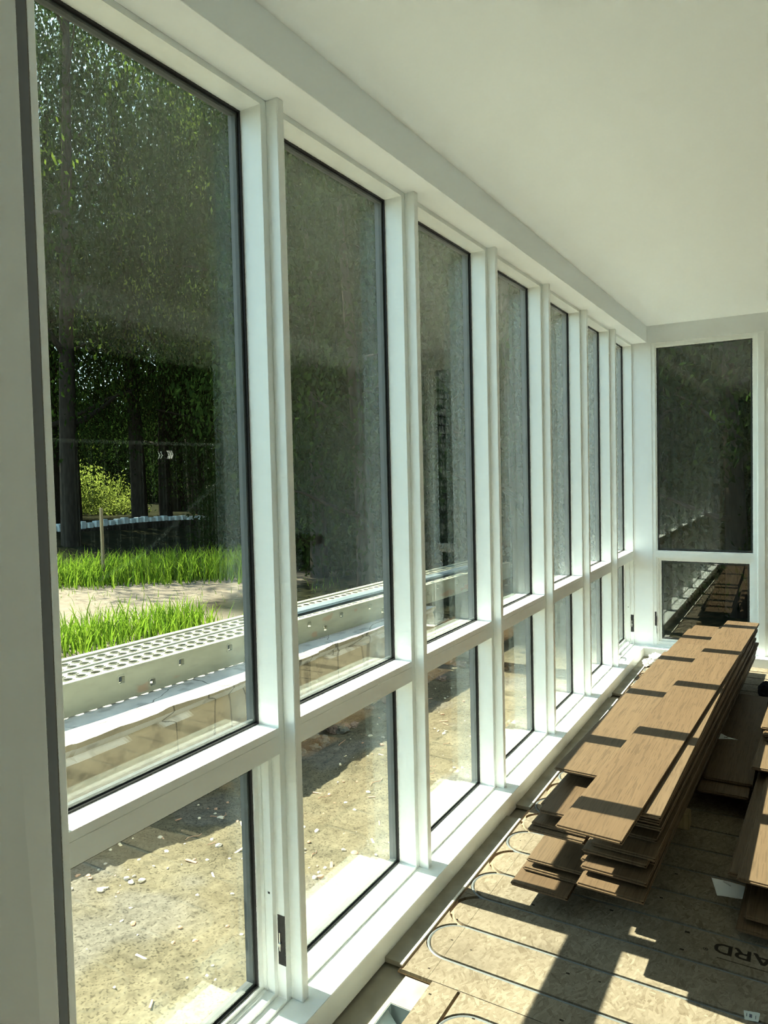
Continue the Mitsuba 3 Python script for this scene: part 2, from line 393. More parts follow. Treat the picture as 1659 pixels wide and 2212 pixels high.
# printed letters on a panel, read from the far side, cut off by the edge of the view
def letters(txt, h, x, y, bold):
    m = meshkit.text_mesh(txt, h, 0.0003, bold)
    m.apply_transform(trimesh.transformations.rotation_matrix(math.pi, (0, 0, 1)))
    m.apply_translation((x, y, ZF))
    return m
tx = letters('ARD', 0.056, 1.300, 1.872 + 0.056, True)
bx = tx.bounds
tx.apply_translation((-bx[0][0], -bx[0][1], 0)); tx.apply_scale((.190 / (bx[1][0] - bx[0][0]), .060 / (bx[1][1] - bx[0][1]), 1.0))
tx.apply_translation((1.124, 1.868, ZF * (1 - 1.0)))
pr = obj('print', cat(tx, box(1.138, 1.45, 1.838, 1.8415, ZF, ZF + .0003)), 'm_ink', 'floor')
labels[pr] = {'label': 'black printed letters ARD on a floor panel'}
r_out = sg.Point(1.098, 1.869).buffer(0.0085).difference(sg.Point(1.098, 1.869).buffer(0.0065)).union(so.unary_union([sg.box(1.095, 1.866, 1.101, 1.873)]))
obj('print', prism(r_out, ZF, ZF + .0003), 'm_ink', 'floor')

# heating tubes in every second loop
first = None
for i, k in enumerate(range(-16, 22, 2)):
    L = far_lines[k] if k >= 0 else near_lines[-k - 2]
    pts = np.array(L.coords)
    pts = np.array([(x, y, ZF - 0.0088) for x, y in pts if x < XF])
    pts = np.vstack([[XF - 0.01, pts[0][1], pts[0][2]], pts, [XF - 0.01, pts[-1][1], pts[-1][2]]])
    keep = [0] + [j for j in range(1, len(pts)) if np.linalg.norm(pts[j] - pts[j - 1]) > 1e-4]
    t = obj('heating_tube', tube(pts[keep], 0.0068, 8), 'm_tube', smooth=40)
    named = {0: 'grey heating tube looped in the floor groove of the brightest sun patch in front', 2: 'grey heating tube loop beside the near ends of the lowest planks', 4: 'grey heating tube loop in the sunlit floor beside the dark plank ends', -2: 'grey heating tube loop at the bottom edge beside the floor hole'}
    if k in named:
        tag(t, named[k], 'tube')
    else:
        tag(t, 'grey heating tube running straight in a groove of the shaded floor', 'tube', 'heating tubes in the shaded floor')

# sheet metal floor box in the hole
fbx = obj('floor_box', cat(box(0.222, 0.2235, 0.70, 1.113, -0.30, ZF - 0.019), box(0.2235, 0.306, 1.1115, 1.113, -0.30, ZF - 0.019), box(0.3045, 0.306, 0.70, 1.113, -0.30, ZF - 0.019), box(0.222, 0.306, 0.70, 1.113, -0.302, -0.30)), 'm_duct')
pbr('m_duct', (.36, .42, .43), 0.5, 0.5, 0.6)
tag(fbx, 'grey sheet metal duct boot set in the hole in the floor at the bottom edge', 'duct')
fl = trimesh.Trimesh([[.224, 1.0, -.04], [.224, 1.09, -.03], [.262, 1.105, -.10], [.268, 1.0, -.16], [.30, 1.02, -.05]], [[0, 1, 2], [0, 2, 3], [2, 4, 3]], process=False)
obj('flap', fl, 'm_duct', fbx)
for (y, z) in ((1.02, -.05), (1.07, -.06)):
    obj('screw', box(0.2235, 0.2262, y - .004, y + .004, z - .004, z + .004, 0.001), 'm_ink', fbx)

# ------------------------------------------------------------------ oak floor planks in three stacks
PW, PT, PZ = 0.232, 0.0152, 0.016
def plank(xl, y0, y1, ang, ztop, w=PW, flip=False):
    """Tongue and groove plank: chamfered face, tongue along the left edge and near end, groove on the right."""
    L = y1 - y0
    c, t = 0.0013, 0.0065
    zt, zb, m0, m1 = 0.0, -PT, -0.0060, -0.0098
    prof = [(t + c, zt), (w - c, zt), (w, zt - c), (w, m0 + 0.0004), (w - 0.006, m0 + 0.0004), (w - 0.006, m1 - 0.0004), (w, m1 - 0.0004), (w, zb), (t, zb), (t, m1), (0, m1), (0, m0), (t, m0), (t, zt - c)]
    pg = sg.Polygon(prof)
    m = trimesh.creation.extrude_polygon(pg, L - t, engine='earcut')
    v = m.vertices
    m.vertices = np.stack([v[:, 0], L - v[:, 2], v[:, 1]], 1)
    tongue = box(t, w - 0.006, 0, t + 0.002, m1, m0)
    out = cat(m, tongue)
    out.fix_normals()
    if flip:
        out.apply_scale((1, -1, 1)); out.apply_translation((0, L, 0)); out.invert()
    out.apply_transform(trimesh.transformations.rotation_matrix(-ang, (0, 0, 1)))
    out.apply_translation((xl, y0, ztop))
    return out
_pk = [0]
def add_plank(xl, y0, y1, ang, z, label, group=None, tone=None, flip=False):
    _pk[0] += 1
    k = obj('oak_plank', plank(xl, y0, y1, ang, z, flip=flip), OAK[(_pk[0] * 7 + _pk[0] // 3) % 4 if tone is None else tone])
    return tag(k, label, 'plank', group)
Z1 = lambda n: 0.070 + PZ * n
IN1 = 'oak plank inside the tall stack along the windows, only its dark edge showing'
# right column of the tall stack, named planks first
R1 = {26: (.648, 1.552, 5.465, .0507, 'topmost oak plank of the tall stack, five post shadows across it', 0),
      25: (.7245, 1.818, 5.30, .024, 'oak plank just under the top one, showing a thin bright sunlit edge', 3),
      16: (.690, 1.735, 5.2, .035, 'oak plank with the topmost of the three near ends jutting out below the top plank', 1),
      14: (.7015, 1.672, 5.3, .033, 'middle one of the three oak plank ends jutting out below the top plank', 2),
      12: (.7025, 1.612, 5.1, .024, 'lowest and most forward oak plank end at the front of the tall stack', 0)}
ys = {24: 1.86, 23: 1.93, 22: 1.88, 21: 1.97, 20: 1.90, 19: 1.98, 18: 1.87, 17: 1.765, 15: 1.80, 13: 1.755, 11: 2.05, 10: 1.836, 9: 1.93}
for n in range(26, 0, -1):
    if n in R1:
        x, y, ye, a, lb, tn = R1[n]
        add_plank(x, y, ye, a, Z1(n), lb, tone=tn)
    else:
        x = {10: .656, 9: .652}.get(n, .706 + .008 * math.sin(n * 2.3)) if n > 8 else .688 + .004 * math.sin(n)
        a = .036 if n > 8 else 0.0
        add_plank(x, ys.get(n, 2.85 + .2 * (n % 3)), 5.25 + .25 * math.sin(n * 3.1), a, Z1(n), IN1, 'planks inside the tall stack')
L1 = {21: (.437, 2.215, 4.55, .0335, 'wide sunlit oak plank on the window side of the tall stack', 1),
      17: (.462, 1.926, 5.45, .030, 'dark shaded oak plank end sticking out under the sunlit one on the window side', 2),
      14: (.437, 1.907, 5.2, .034, 'shaded oak plank, upper of the pair of dark near ends low on the window side', 0),
      13: (.429, 1.880, 5.0, .036, 'shaded oak plank, lower of the pair of dark near ends low on the window side', 3),
      4: (.4135, 1.908, 5.0, .010, 'low oak plank with a square of sun, uppermost of three by the floor', 3),
      2: (.4015, 1.893, 5.1, .014, 'second lowest oak plank by the floor, a strip of sun on its near end', 1),
      1: (.385, 1.792, 5.0, .018, 'lowest oak plank by the floor, its greyish near end half in sun', 2)}
yl = {20: 2.30, 19: 2.36, 18: 2.32, 16: 2.02, 15: 2.06, 12: 2.20, 11: 2.28, 10: 2.22, 9: 2.35, 8: 2.25, 7: 2.3, 6: 2.4, 5: 2.2, 3: 2.02}
for n in range(21, 0, -1):
    if n in L1:
        x, y, ye, a, lb, tn = L1[n]
        add_plank(x, y, ye, a, Z1(n), lb, tone=tn)
    else:
        x = .444 + .006 * math.sin(n * 1.9) if n > 12 else .415 + .006 * math.sin(n * 2.7)
        ye = {20: 4.93, 19: 5.55, 18: 5.80, 16: 5.6}.get(n, 5.1 + .3 * math.sin(n * 2.1))
        add_plank(x, yl[n], ye, .033 if n > 12 else .008, Z1(n), IN1 if n not in (20, 19, 18) else ('oak plank ending beyond the far end of the wide sunlit one, %s step from it' % {20: 'first', 19: 'second', 18: 'third'}[n]), 'planks inside the tall stack' if n not in (20, 19, 18) else None)
for i, y in enumerate((2.75, 3.9, 4.85)):
    tag(obj('wooden_bearer', box(.38, .925, y, y + .07, ZF, Z1(0) + .0006, 0.002), 'm_bearer'), 'wooden bearer on the floor under the tall plank stack', 'bearer', 'bearers under the plank stacks')
# low dark stack to the right of the tall one
Z3 = lambda n: 0.004 + .0006 + PZ * n + 0.005
S3 = [(7, .942, 3.115, 4.70, 0.0, 'shaded oak plank with a paper tag on top of the low middle stack'),
      (6, .930, 2.985, 4.72, 0.0, 'shaded oak plank under the tagged one, its near end sticking out further')]
for n, x, y, ye, a, lb in S3:
    add_plank(x, y, ye, a, Z3(n), lb, tone=0)
for n in range(5, -1, -1):
    add_plank(.936 + .004 * math.sin(n), 3.22 + .06 * (n % 3), 4.62, 0.0, Z3(n), 'oak plank in the dark foot of the low middle stack', 'planks in the foot of the low middle stack')
# right-hand stack at the edge of the view
Z2 = lambda n: ZF + 0.0165 + PZ * n
S2 = [(10, 1.182, 2.085, 5.3, .044, 'wide sunlit oak plank near the foot of the stack at the right edge', 3),
      (9, 1.146, 2.140, 5.2, .044, 'oak plank under the wide sunlit one at the right edge, showing a dull strip', 1),
      (13, 1.166, 3.105, 5.55, .040, 'upper sunlit oak plank with a bright left edge on the stack at the right edge', 3),
      (16, 1.183, 3.60, 5.6, .040, 'topmost oak plank of the stack at the right edge', 3),
      (4, 1.210, 2.010, 5.0, .035, 'oak plank low in the stack at the right edge, a warm glow on its top', 1),
      (2, 1.187, 1.972, 5.1, .035, 'lowest oak plank end of the stack at the right edge', 0)]
for n, x, y, ye, a, lb, tn in S2:
    add_plank(x, y, ye, a, Z2(n), lb, tone=tn)
for n, x, y in ((0, 1.215, 2.35), (1, 1.21, 2.3), (3, 1.22, 2.12), (5, 1.23, 2.42), (6, 1.225, 2.5), (7, 1.23, 2.38), (8, 1.225, 2.3), (11, 1.205, 3.20), (12, 1.195, 3.17), (14, 1.21, 3.50), (15, 1.195, 3.52)):
    add_plank(x, y, 5.2 + .1 * (n % 4), .04, Z2(n), 'oak plank inside the stack at the right edge, hardly showing', 'planks inside the stack at the right edge')

# ------------------------------------------------------------------ small things on the floor and planks
def curled(pts, z, bsdf, name, bend=0.004, n=8, th=0.0006):
    """A sheet of paper: a quad patch with slight waviness and thickness."""
    a, b, c, d = (np.array(q) for q in pts)
    V, Fc = [], []
    for i in range(n + 1):
        for j in range(n + 1):
            u, v = i / n, j / n
            q = a * (1 - u) * (1 - v) + b * u * (1 - v) + c * u * v + d * (1 - u) * v
            V.append((q[0], q[1], z + bend * (math.sin(u * 3 + v) ** 2 + (1 - u) * (1 - v) * .8) + .0004))
    for i in range(n):
        for j in range(n):
            k = i * (n + 1) + j
            Fc += [(k, k + n + 1, k + n + 2), (k, k + n + 2, k + 1)]
    V = np.array(V)
    m = trimesh.Trimesh(np.vstack([V, V - [0, 0, th]]), np.vstack([Fc, np.array(Fc)[:, ::-1] + len(V)]), process=False)
    return obj(name, m, bsdf, smooth=True)
pp = tag(curled([(1.064, 2.366), (1.215, 2.362), (1.205, 2.266), (1.099, 2.238)], ZF, 'm_paper', 'paper_sheet', 0.003), 'white sheet of paper lying half under the stack at the right edge', 'paper')
mk = box(0, .040, 0, .004, ZF + .0032, ZF + .0044)
mk.apply_transform(trimesh.transformations.rotation_matrix(-0.62, (0, 0, 1))); mk.apply_translation((1.108, 2.352, 0.0012))
obj('tab', mk, 'm_steel_dark', pp)
zt3 = Z3(7)
tg = sg.Polygon([(.925, 3.83), (.972, 3.80), (1.0, 3.765), (1.055, 3.745), (1.0, 3.735), (.93, 3.70)])
tk = tag(obj('paper_tag', prism(tg, zt3, zt3 + .003), 'm_paper'), 'torn white paper tag with dark print on the shaded low plank stack', 'tag')
obj('print', box(.945, .960, 3.735, 3.77, zt3 + .003, zt3 + .0034), 'm_ink', tk)
obj('print', box(.985, 1.004, 3.742, 3.752, zt3 + .003, zt3 + .0034), 'm_ink', tk)
pbr('m_sticker', (.34, .38, .38), 0.15, 0.6)
pbr('m_sticker_ink', (.05, .06, .09), 0.4, 0.4)
sk = sg.Polygon([(1.243, 1.606), (1.283, 1.616), (1.281, 1.578), (1.248, 1.570)]).buffer(.003)
st = tag(obj('sticker', prism(sk, ZF, ZF + .0006), 'm_sticker'), 'small shiny grey sticker with dark print on the shaded floor at the right edge', 'sticker')
for a, b in ((1.257, 1.265), (1.249, 1.251), (1.274, 1.276)):
    obj('print', box(a, b, 1.584, 1.600, ZF + .0006, ZF + .0009), 'm_sticker_ink', st)
def lump(c, r, seed, amp, freq, sub=4, floor=None):
    m = trimesh.creation.icosphere(subdivisions=sub)
    v = m.vertices
    d = 1 + amp * (meshkit.fbm(v * freq + seed, 4, seed) - 0.5) * 2
    v = v * d[:, None] * np.array(r) + np.array(c)
    if floor is not None:
        v[:, 2] = np.maximum(v[:, 2], floor)
    m.vertices = v
    return m
ts = cat(lump((.205, 5.66, .022), (.045, .06, .030), 3, .75, 2.2, floor=ZF), lump((.245, 5.80, .030), (.055, .075, .040), 5, .75, 2.4, floor=ZF), lump((.165, 5.72, .012), (.025, .035, .018), 8, .7, 2.2, floor=ZF))
tag(obj('crumpled_tissue', ts, 'm_tissue', smooth=35), 'crumpled white tissue on the floor in the far corner beside the plank stack', 'tissue')
cl = cat(lump((1.17, 5.08, .05), (.085, .11, .075), 11, .35, 1.6, floor=ZF), lump((1.05, 4.98, .005), (.085, .045, .022), 12, .4, 1.8, floor=ZF))
tag(obj('dark_cap', cl, 'm_cloth', smooth=50), 'dark navy cloth cap lying on the floor beyond the low plank stack', 'cap')

# ------------------------------------------------------------------ stairwell seen only in the window reflections
lg = obj('stair_landing', box(3.35, XE - .01, 2.2, YB - .01, .92, 1.02), 'm_dark_ply')
tag(lg, 'dark raised landing beside the stair, seen only mirrored in the glass', 'landing')
obj('support', box(3.40, 3.48, 2.25, 2.33, ZF, .92), 'm_dark_ply', lg); obj('support', box(3.40, 3.48, 5.8, 5.88, ZF, .92), 'm_dark_ply', lg)
stp = thing('staircase')
for i in range(6):
    obj('step', box(2.85, 3.34, 2.55 + .30 * i, 2.55 + .30 * (i + 1) + .02, ZF if i == 0 else .16 * i - .03 + ZF, .16 * (i + 1) + ZF), 'm_dark_ply', stp)
for xx in (2.82, 3.305):
    m = sg.Polygon([(2.5, ZF), (2.9, ZF), (4.4, .80), (4.4, .98), (4.2, .98)])
    e = trimesh.creation.extrude_polygon(m, .03, engine='earcut'); v = e.vertices
    e.vertices = np.stack([xx + v[:, 2], v[:, 0], v[:, 1]], 1); e.fix_normals()
    obj('stringer', e, 'm_dark_ply', stp)
tag(stp, 'dark wooden stair with six steps, seen only mirrored in the glass', 'stair')
gr = thing('guard_rail')
obj('top_rail', box(3.36, 3.385, 2.25, 6.0, 2.03, 2.06), 'm_rail', gr)
pbr('m_rail', (.30, .32, .29), 0.4, 0.4)
b0 = obj('baluster', box(3.366, 3.379, 2.26, 2.273, 1.02, 2.03), 'm_rail', gr)
for i in range(1, 30):
    again(b0, 'baluster', gr, T().translate([0, .128 * i, 0]))
tag(gr, 'thin metal guard rail of the landing, a faint mirror image in the glass', 'railing')
hr = thing('stair_rail')
obj('hand_rail', tube([(2.86, 2.55, 1.0), (2.86, 2.95, 1.14), (2.86, 4.35, 2.03)], 0.014, 8), 'm_rail', hr)
for i in range(11):
    y = 2.7 + .15 * i
    obj('baluster', box(2.854, 2.866, y - .006, y + .006, .16 * (int((y - 2.55) / .30) + 1) + ZF if y < 4.34 else .98, 1.0 + (.35 * (y - 2.55) if y < 2.95 else .14 + .6357 * (y - 2.95))), 'm_rail', hr)
tag(hr, 'sloping metal stair rail, a faint mirror image in the glass', 'railing')

# ------------------------------------------------------------------ outdoors: ground
GZ = -0.22
def ground_z(x, y):
    """Height of the ground outside."""
    p = np.stack([x, y, 0 * x], -1)
    z = GZ + 0.05 * (meshkit.fbm(p * 0.5, 3, 5) - 0.5)
    z = z + 0.55 * np.clip((-x - 11.5) / 7, 0, 1) ** 1.2
    return z
def dirt_fn(p, n, uv):
    a = fbm(p.x * 3.1, p.y * 3.1, 1.0, 4)
    b = fbm(p.x * 26, p.y * 26, 5.0, 3)
    e = noise(p.x * 110, p.y * 110, 2.0)
    b = 0.55 * b + 0.45 * e
    grit = smoothstep(.70, .82, noise(p.x * 130, p.y * 130, 8.0))
    c = mix([.064, .055, .034], [.142, .127, .088], dr.clip(0.15 + 0.9 * a, 0, 1))
    c = c * (0.62 + 0.7 * b) * (1 - .45 * grit)
    gray = smoothstep(0.52, 0.66, fbm(p.x * 1.7 + 8, p.y * 1.7, 2.0))
    c = mix(c, mi.Color3f([.130, .124, .110]) * (0.6 + 0.7 * b) * (1 - .4 * grit), gray * 0.6)
    # leaf-mould of the wood, sandy path, worn grass
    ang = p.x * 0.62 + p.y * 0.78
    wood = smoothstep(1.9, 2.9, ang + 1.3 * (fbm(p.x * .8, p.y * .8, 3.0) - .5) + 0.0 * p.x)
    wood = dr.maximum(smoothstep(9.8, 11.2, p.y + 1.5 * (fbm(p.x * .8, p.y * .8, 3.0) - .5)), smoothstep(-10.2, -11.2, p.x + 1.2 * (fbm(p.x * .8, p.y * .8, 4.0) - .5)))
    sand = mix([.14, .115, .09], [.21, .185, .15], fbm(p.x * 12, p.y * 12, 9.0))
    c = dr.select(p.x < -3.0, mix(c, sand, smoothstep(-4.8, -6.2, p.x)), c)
    wood = dr.maximum(wood, smoothstep(6.3, 7.2, p.y) * smoothstep(-7.2, -6.2, p.x))  # shade on the ground past the house end, put in as dark soil colour
    soil_and_shade = mix([.010, .012, .007], [.026, .026, .015], fbm(p.x * 9, p.y * 9, 7.0))
    return mix(c, soil_and_shade, wood)
scene['m_dirt'] = {'type': 'twosided', 'bsdf': {'type': 'diffuse', 'reflectance': proc(dirt_fn)}}
def grid(xs, ys, zfn):
    X, Y = np.meshgrid(xs, ys, indexing='ij')
    V = np.stack([X, Y, zfn(X, Y)], -1).reshape(-1, 3)
    n, m = len(xs), len(ys)
    i = np.arange(n - 1)[:, None] * m + np.arange(m - 1)[None]
    f = np.stack([i, i + m, i + m + 1, i + 1], -1).reshape(-1, 4)
    return trimesh.Trimesh(V, np.vstack([f[:, :3], f[:, [0, 2, 3]]]), process=False)
def yard_z(x, y):
    p = np.stack([x, y, 0 * x], -1)
    r = 0.030 * (meshkit.fbm(p * 2.3, 3, 1) - .5) + 0.020 * (meshkit.fbm(p * 13, 3, 2) - .5) + 0.010 * (meshkit.noise(p * 55, 3) - .5)
    return GZ + r - 0.01 - 0.108 * np.clip(y - 1.4, -.6, 1.5)
yd = obj('dirt_yard', grid(np.arange(-2.2, -0.10, 0.0125), np.arange(-1.5, 8.5, 0.0125), yard_z), 'm_dirt', smooth=True)
struct('dirt_yard', 'yellowish bare dirt strip between the windows and the concrete curb')
obj('yard_ground', cat(grid(np.arange(-60, -2.1, 0.4), np.arange(-40, 70, 0.5), ground_z), grid(np.arange(-2.2, 40, 1.0), np.arange(6.2, 70, 1.0), lambda x, y: ground_z(x, y) - .06), grid(np.arange(5, 40, 1.0), np.arange(-40, 7, 1.0), lambda x, y: ground_z(x, y) - .06), grid(np.arange(-2.2, 6, 1.0), np.arange(-40, -3.5, 1.0), lambda x, y: ground_z(x, y) - .06)), 'm_dirt', smooth=True)
struct('yard_ground', 'sandy and leafy ground around the house')
# pebbles, wood chips and twigs on the dirt
r = np.random.default_rng(21)
pbr('m_pebble_0', (.50, .46, .36), 0.8, .2); pbr('m_pebble_1', (.30, .28, .24), .8, .2); pbr('m_pebble_2', (.36, .22, .15), .8, .2); pbr('m_chip', (.66, .56, .38), .8, .2)
protos = []
for i in range(6):
    m = lump((0, 0, 0), (1, .75, .5), 30 + i, .5, 1.3, 2)
    protos.append(mikit.ply(m, 'm_pebble_0', smooth=40))
chip = mikit.ply(box(-1, 1, -.22, .22, -.08, .08, .04), 'm_chip')
for i in range(330):
    if i < 70:
        x, y = -1.55 + .35 * r.standard_normal(), 1.9 + .7 * r.standard_normal()
    else:
        x, y = r.uniform(-1.95, -.35), r.uniform(.6, 5.5)
    x = float(np.clip(x, -1.98, -.3))
    z = float(yard_z(np.array(x), np.array(y)))
    if i % 6 == 0:
        s = r.uniform(.016, .038)
        d = dict(chip); d['bsdf'] = {'type': 'ref', 'id': ('m_chip', 'm_pebble_2')[i % 4 == 0]}
        d['to_world'] = T().translate([x, y, z + .004]).rotate([0, 0, 1], r.uniform(0, 180)).rotate([0, 1, 0], r.uniform(-14, 14)).scale(s)
        obj('wood_chip', d, None, yd)
    else:
        s = float(np.clip(r.lognormal(-4.75, .5), .004, .034))
        d = dict(protos[i % 6]); d['bsdf'] = {'type': 'ref', 'id': f'm_pebble_{(i * 5 + i // 7) % 3}'}
        d['to_world'] = T().translate([x, y, z + .15 * s]).rotate([0, 0, 1], r.uniform(0, 360)).scale(s)
        obj('pebble', d, None, yd)
for i in range(14):
    x, y, a = r.uniform(-1.9, -.6), r.uniform(1.0, 4.5), r.uniform(0, 3.14)
    L = r.uniform(.05, .14); t = np.linspace(-.5, .5, 5)
    xx, yy = x + t * L * math.cos(a), y + t * L * math.sin(a)
    obj('twig', tube(np.stack([xx + .006 * np.sin(t * 9), yy, yard_z(xx, yy) + .006], 1), .0022, 5), 'm_pebble_2', yd)
# rubble at the foot of the curb
pbr('m_rock_0', lambda p, n, uv: mix([.09, .068, .058], [.20, .155, .135], fbm(p.x * 30, p.y * 30, p.z * 30)), .8, .2)
pbr('m_rock_1', lambda p, n, uv: mix([.045, .05, .045], [.12, .125, .11], fbm(p.x * 30, p.y * 30, p.z * 30)), .8, .2)
for i in range(34):
    x, y = -1.98 + .10 * abs(r.standard_normal()) , r.uniform(3.3, 6.4)
    s = r.uniform(.03, .075)
    z = float(yard_z(np.array(x), np.array(y)))
    m = lump((0, 0, 0), (s, s * .75, s * .6), 60 + i, 1.0, 1.9, 2)
    m.apply_transform(trimesh.transformations.rotation_matrix(r.uniform(0, 6), (0, 0, 1)))
    m.apply_translation((x, y, z + s * .35 + (.09 if i % 3 == 0 else 0)))
    tag(obj('rubble_stone', m, f'm_rock_{i % 2}'), 'rough rubble stone at the shaded foot of the concrete curb', 'stone', 'rubble along the curb')

# ------------------------------------------------------------------ concrete curb with its broken edge
def curb():
    ys_ = np.arange(-1.5, 6.05, 0.02)
    n = len(ys_)
    q = np.stack([ys_ * 0, ys_, ys_ * 0], -1)
    chip_ = 0.05 * np.maximum(0, meshkit.fbm(q * 2.6, 4, 9) - .45) * 4 + .02 * (meshkit.fbm(q * 12, 3, 4) - .5)
    steps = 0.03 * (meshkit.noise(np.floor(q * 3.1) * 1.37, 6) - .5)
    e = -2.055 + steps - 0.5 * chip_
    prof = [(-3.25, -.6), (-3.25, .28)]
    cols = []
    top_in = np.linspace(0, 1, 9)
    for i in range(n):
        row = [(-3.25, ys_[i], -.6), (-3.25, ys_[i], .275)]
        for t in top_in:
            x = -3.2 + (e[i] + 3.2) * t
            z = .28 + .010 * (meshkit.fbm(np.array([[x * 3, ys_[i] * 3, 1.0]]), 3, 8)[0] - .5) - (.012 * chip_[i] * 8 * max(0, t - .86))
            row.append((x, ys_[i], z))
        row += [(e[i] + .004, ys_[i], .262 - .25 * chip_[i]), (e[i] - .035, ys_[i], .215 - .3 * chip_[i]), (-2.075 + .5 * steps[i], ys_[i], .17), (-2.04, ys_[i], -.6)]
        cols.append(row)
    V = np.array(cols); m = V.shape[1]
    V = V.reshape(-1, 3)
    f = []
    i = np.arange(n - 1)[:, None] * m + np.arange(m - 1)[None]
    qd = np.stack([i, i + m, i + m + 1, i + 1], -1).reshape(-1, 4)
    F_ = np.vstack([qd[:, :3], qd[:, [0, 2, 3]]])
    caps = [(0, j, j + 1) for j in range(1, m - 1)] + [((n - 1) * m, (n - 1) * m + j + 1, (n - 1) * m + j) for j in range(1, m - 1)]
    return trimesh.Trimesh(V, np.vstack([F_, caps]), process=False)
def curb_fn(p, n, uv):
    a = fbm(p.x * 7, p.y * 5, p.z * 7, 5)
    w = fbm(p.x * 3, p.y * 3, 4.0) * .5
    d1, d2, _ = voronoi((p.x + w * .5) * 2.6, (p.y + w) * 1.25)
    crack = smoothstep(.022, .006, d2 - d1)
    top = mix([.27, .262, .24], [.43, .42, .39], a)  # top paler than the side: its lit look is put into the colour
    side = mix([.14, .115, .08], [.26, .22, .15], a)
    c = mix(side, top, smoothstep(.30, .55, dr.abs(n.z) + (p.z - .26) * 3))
    stain = smoothstep(.55, .75, fbm(p.x * 11, p.y * 11, p.z * 11))
    return c * (1 - .62 * crack) * (1 - .3 * stain)
pbr('m_curb', curb_fn, .85, .15)
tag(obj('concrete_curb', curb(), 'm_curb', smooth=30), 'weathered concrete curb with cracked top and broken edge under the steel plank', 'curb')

# ------------------------------------------------------------------ steel scaffold plank lying on the curb
def plank_fn(p, n, uv):
    a = fbm(p.x * 8, p.y * 2.5, p.z * 8, 5)
    dirt = smoothstep(.50, .72, fbm(p.x * 16, p.y * 7, p.z * 20, 4)) * .7
    rust = smoothstep(.66, .78, fbm(p.x * 9 + 4, p.y * 5, p.z * 9))
    c = mix([.185, .185, .135], [.285, .285, .215], a)
    return mix(mix(c, [.20, .19, .15], dirt * .55), [.26, .15, .09], rust * .6)
pbr('m_scaffold', plank_fn, .6, .25)
pbr('m_scaffold_blue', lambda p, n, uv: mix([.20, .25, .28], [.32, .38, .41], fbm(p.x * 20, p.y * 6, 2.0)), .3, .5, .5)
ang_ = math.atan(0.067)
SP0 = np.array([-2.483, 1.839, 0.0])
def spl(m):
    """From plank coordinates (x across, 0 at the front and negative to the back; y along, 0 at the level of the first hole) to the place."""
    m = m.copy()
    m.apply_transform(trimesh.transformations.rotation_matrix(-ang_, (0, 0, 1)))
    m.apply_translation(SP0)
    return m
sp = thing('scaffold_plank')
LZ0, LZ1, LW, LA, LB = 0.288, 0.497, 0.60, -3.2, 6.45
sq = [(.407, .425), (.648, .347), (.897, .427), (1.362, .431), (2.296, .435), (2.514, .360), (2.751, .437), (3.203, .437), (3.418, .362), (4.303, .40), (4.52, .437), (4.97, .437), (5.17, .362), (-.45, .43), (-.9, .35), (-1.4, .43), (-2.0, .43)]
rnd = lambda y, z, a, rr: sg.box(y - a, z - a, y + a, z + a).buffer(rr)
side = sg.box(LA, LZ0, LB, LZ1 - .006).difference(so.unary_union([rnd(y, z, .013, .010) for y, z in sq]))
def upright(poly, x, th):
    m = trimesh.creation.extrude_polygon(poly, th, engine='earcut')
    v = m.vertices
    m.vertices = np.stack([x - v[:, 2], v[:, 0], v[:, 1]], 1)
    m.fix_normals()
    return m
obj('web', spl(upright(side, 0.0, .005)), 'm_scaffold', sp)
obj('web', spl(upright(sg.box(LA, LZ0, LB, LZ1 - .006), -LW + .005, .005)), 'm_scaffold', sp)
h0 = None
for y, z in sq:
    ring = rnd(y, z, .018, .014).difference(rnd(y, z, .013, .010))
    obj('hole_collar', spl(upright(ring, .003, .035)), 'm_scaffold', sp)
lip = lambda x0, x1: sg.Polygon([(x0, LZ1 - .012), (x0, LZ1 - .003), (x0 - .003, LZ1), (x1 + .003, LZ1), (x1, LZ1 - .003), (x1, LZ1 - .012)])
def along(poly, y0, y1):
    m = trimesh.creation.extrude_polygon(poly, y1 - y0, engine='earcut')
    v = m.vertices
    m.vertices = np.stack([v[:, 0], y1 - v[:, 2], v[:, 1]], 1)
    m.fix_normals()
    return m
obj('edge_lip', spl(along(lip(.004, -.045), LA, LB)), 'm_scaffold', sp)
obj('edge_lip', spl(along(lip(-LW + .06, -LW - .004), LA, LB)), 'm_scaffold', sp)
YS = 2.05
def deck(x0, x1, y0, y1, rows):
    s = sg.box(x0, y0, x1, y1)
    hs = [sg.Point(rx + .010 * (j % 2), y).buffer(.031, 5) for rx in rows for j, y in enumerate(np.arange(y0 + .06, y1 - .04, .098))]
    return prism(s.difference(so.unary_union(hs)), LZ1 - .016, LZ1 - .012)
obj('deck', spl(deck(-LW + .06, -.045, LA, YS, (-.115, -.21, -.38, -.475))), 'm_scaffold', sp)
obj('deck', spl(deck(-LW + .06, -LW + .20, YS, LB, (-LW + .13,))), 'm_scaffold', sp)
obj('deck', spl(deck(-.13, -.045, YS, LB, (-.09,))), 'm_scaffold', sp)
obj('channel', spl(cat(box(-LW + .20, -LW + .33, YS, LB, LZ1 - .030, LZ1 - .006, .004), box(-LW + .20, -.13, YS, LB, LZ1 - .060, LZ1 - .052))), 'm_scaffold_blue', sp)
for xx in (-.30, -.295):
    pass
obj('rib', spl(along(sg.Polygon([(-.275, LZ1 - .014), (-.285, LZ1 - .002), (-.315, LZ1 - .002), (-.325, LZ1 - .014)]), LA, YS)), 'm_scaffold', sp)
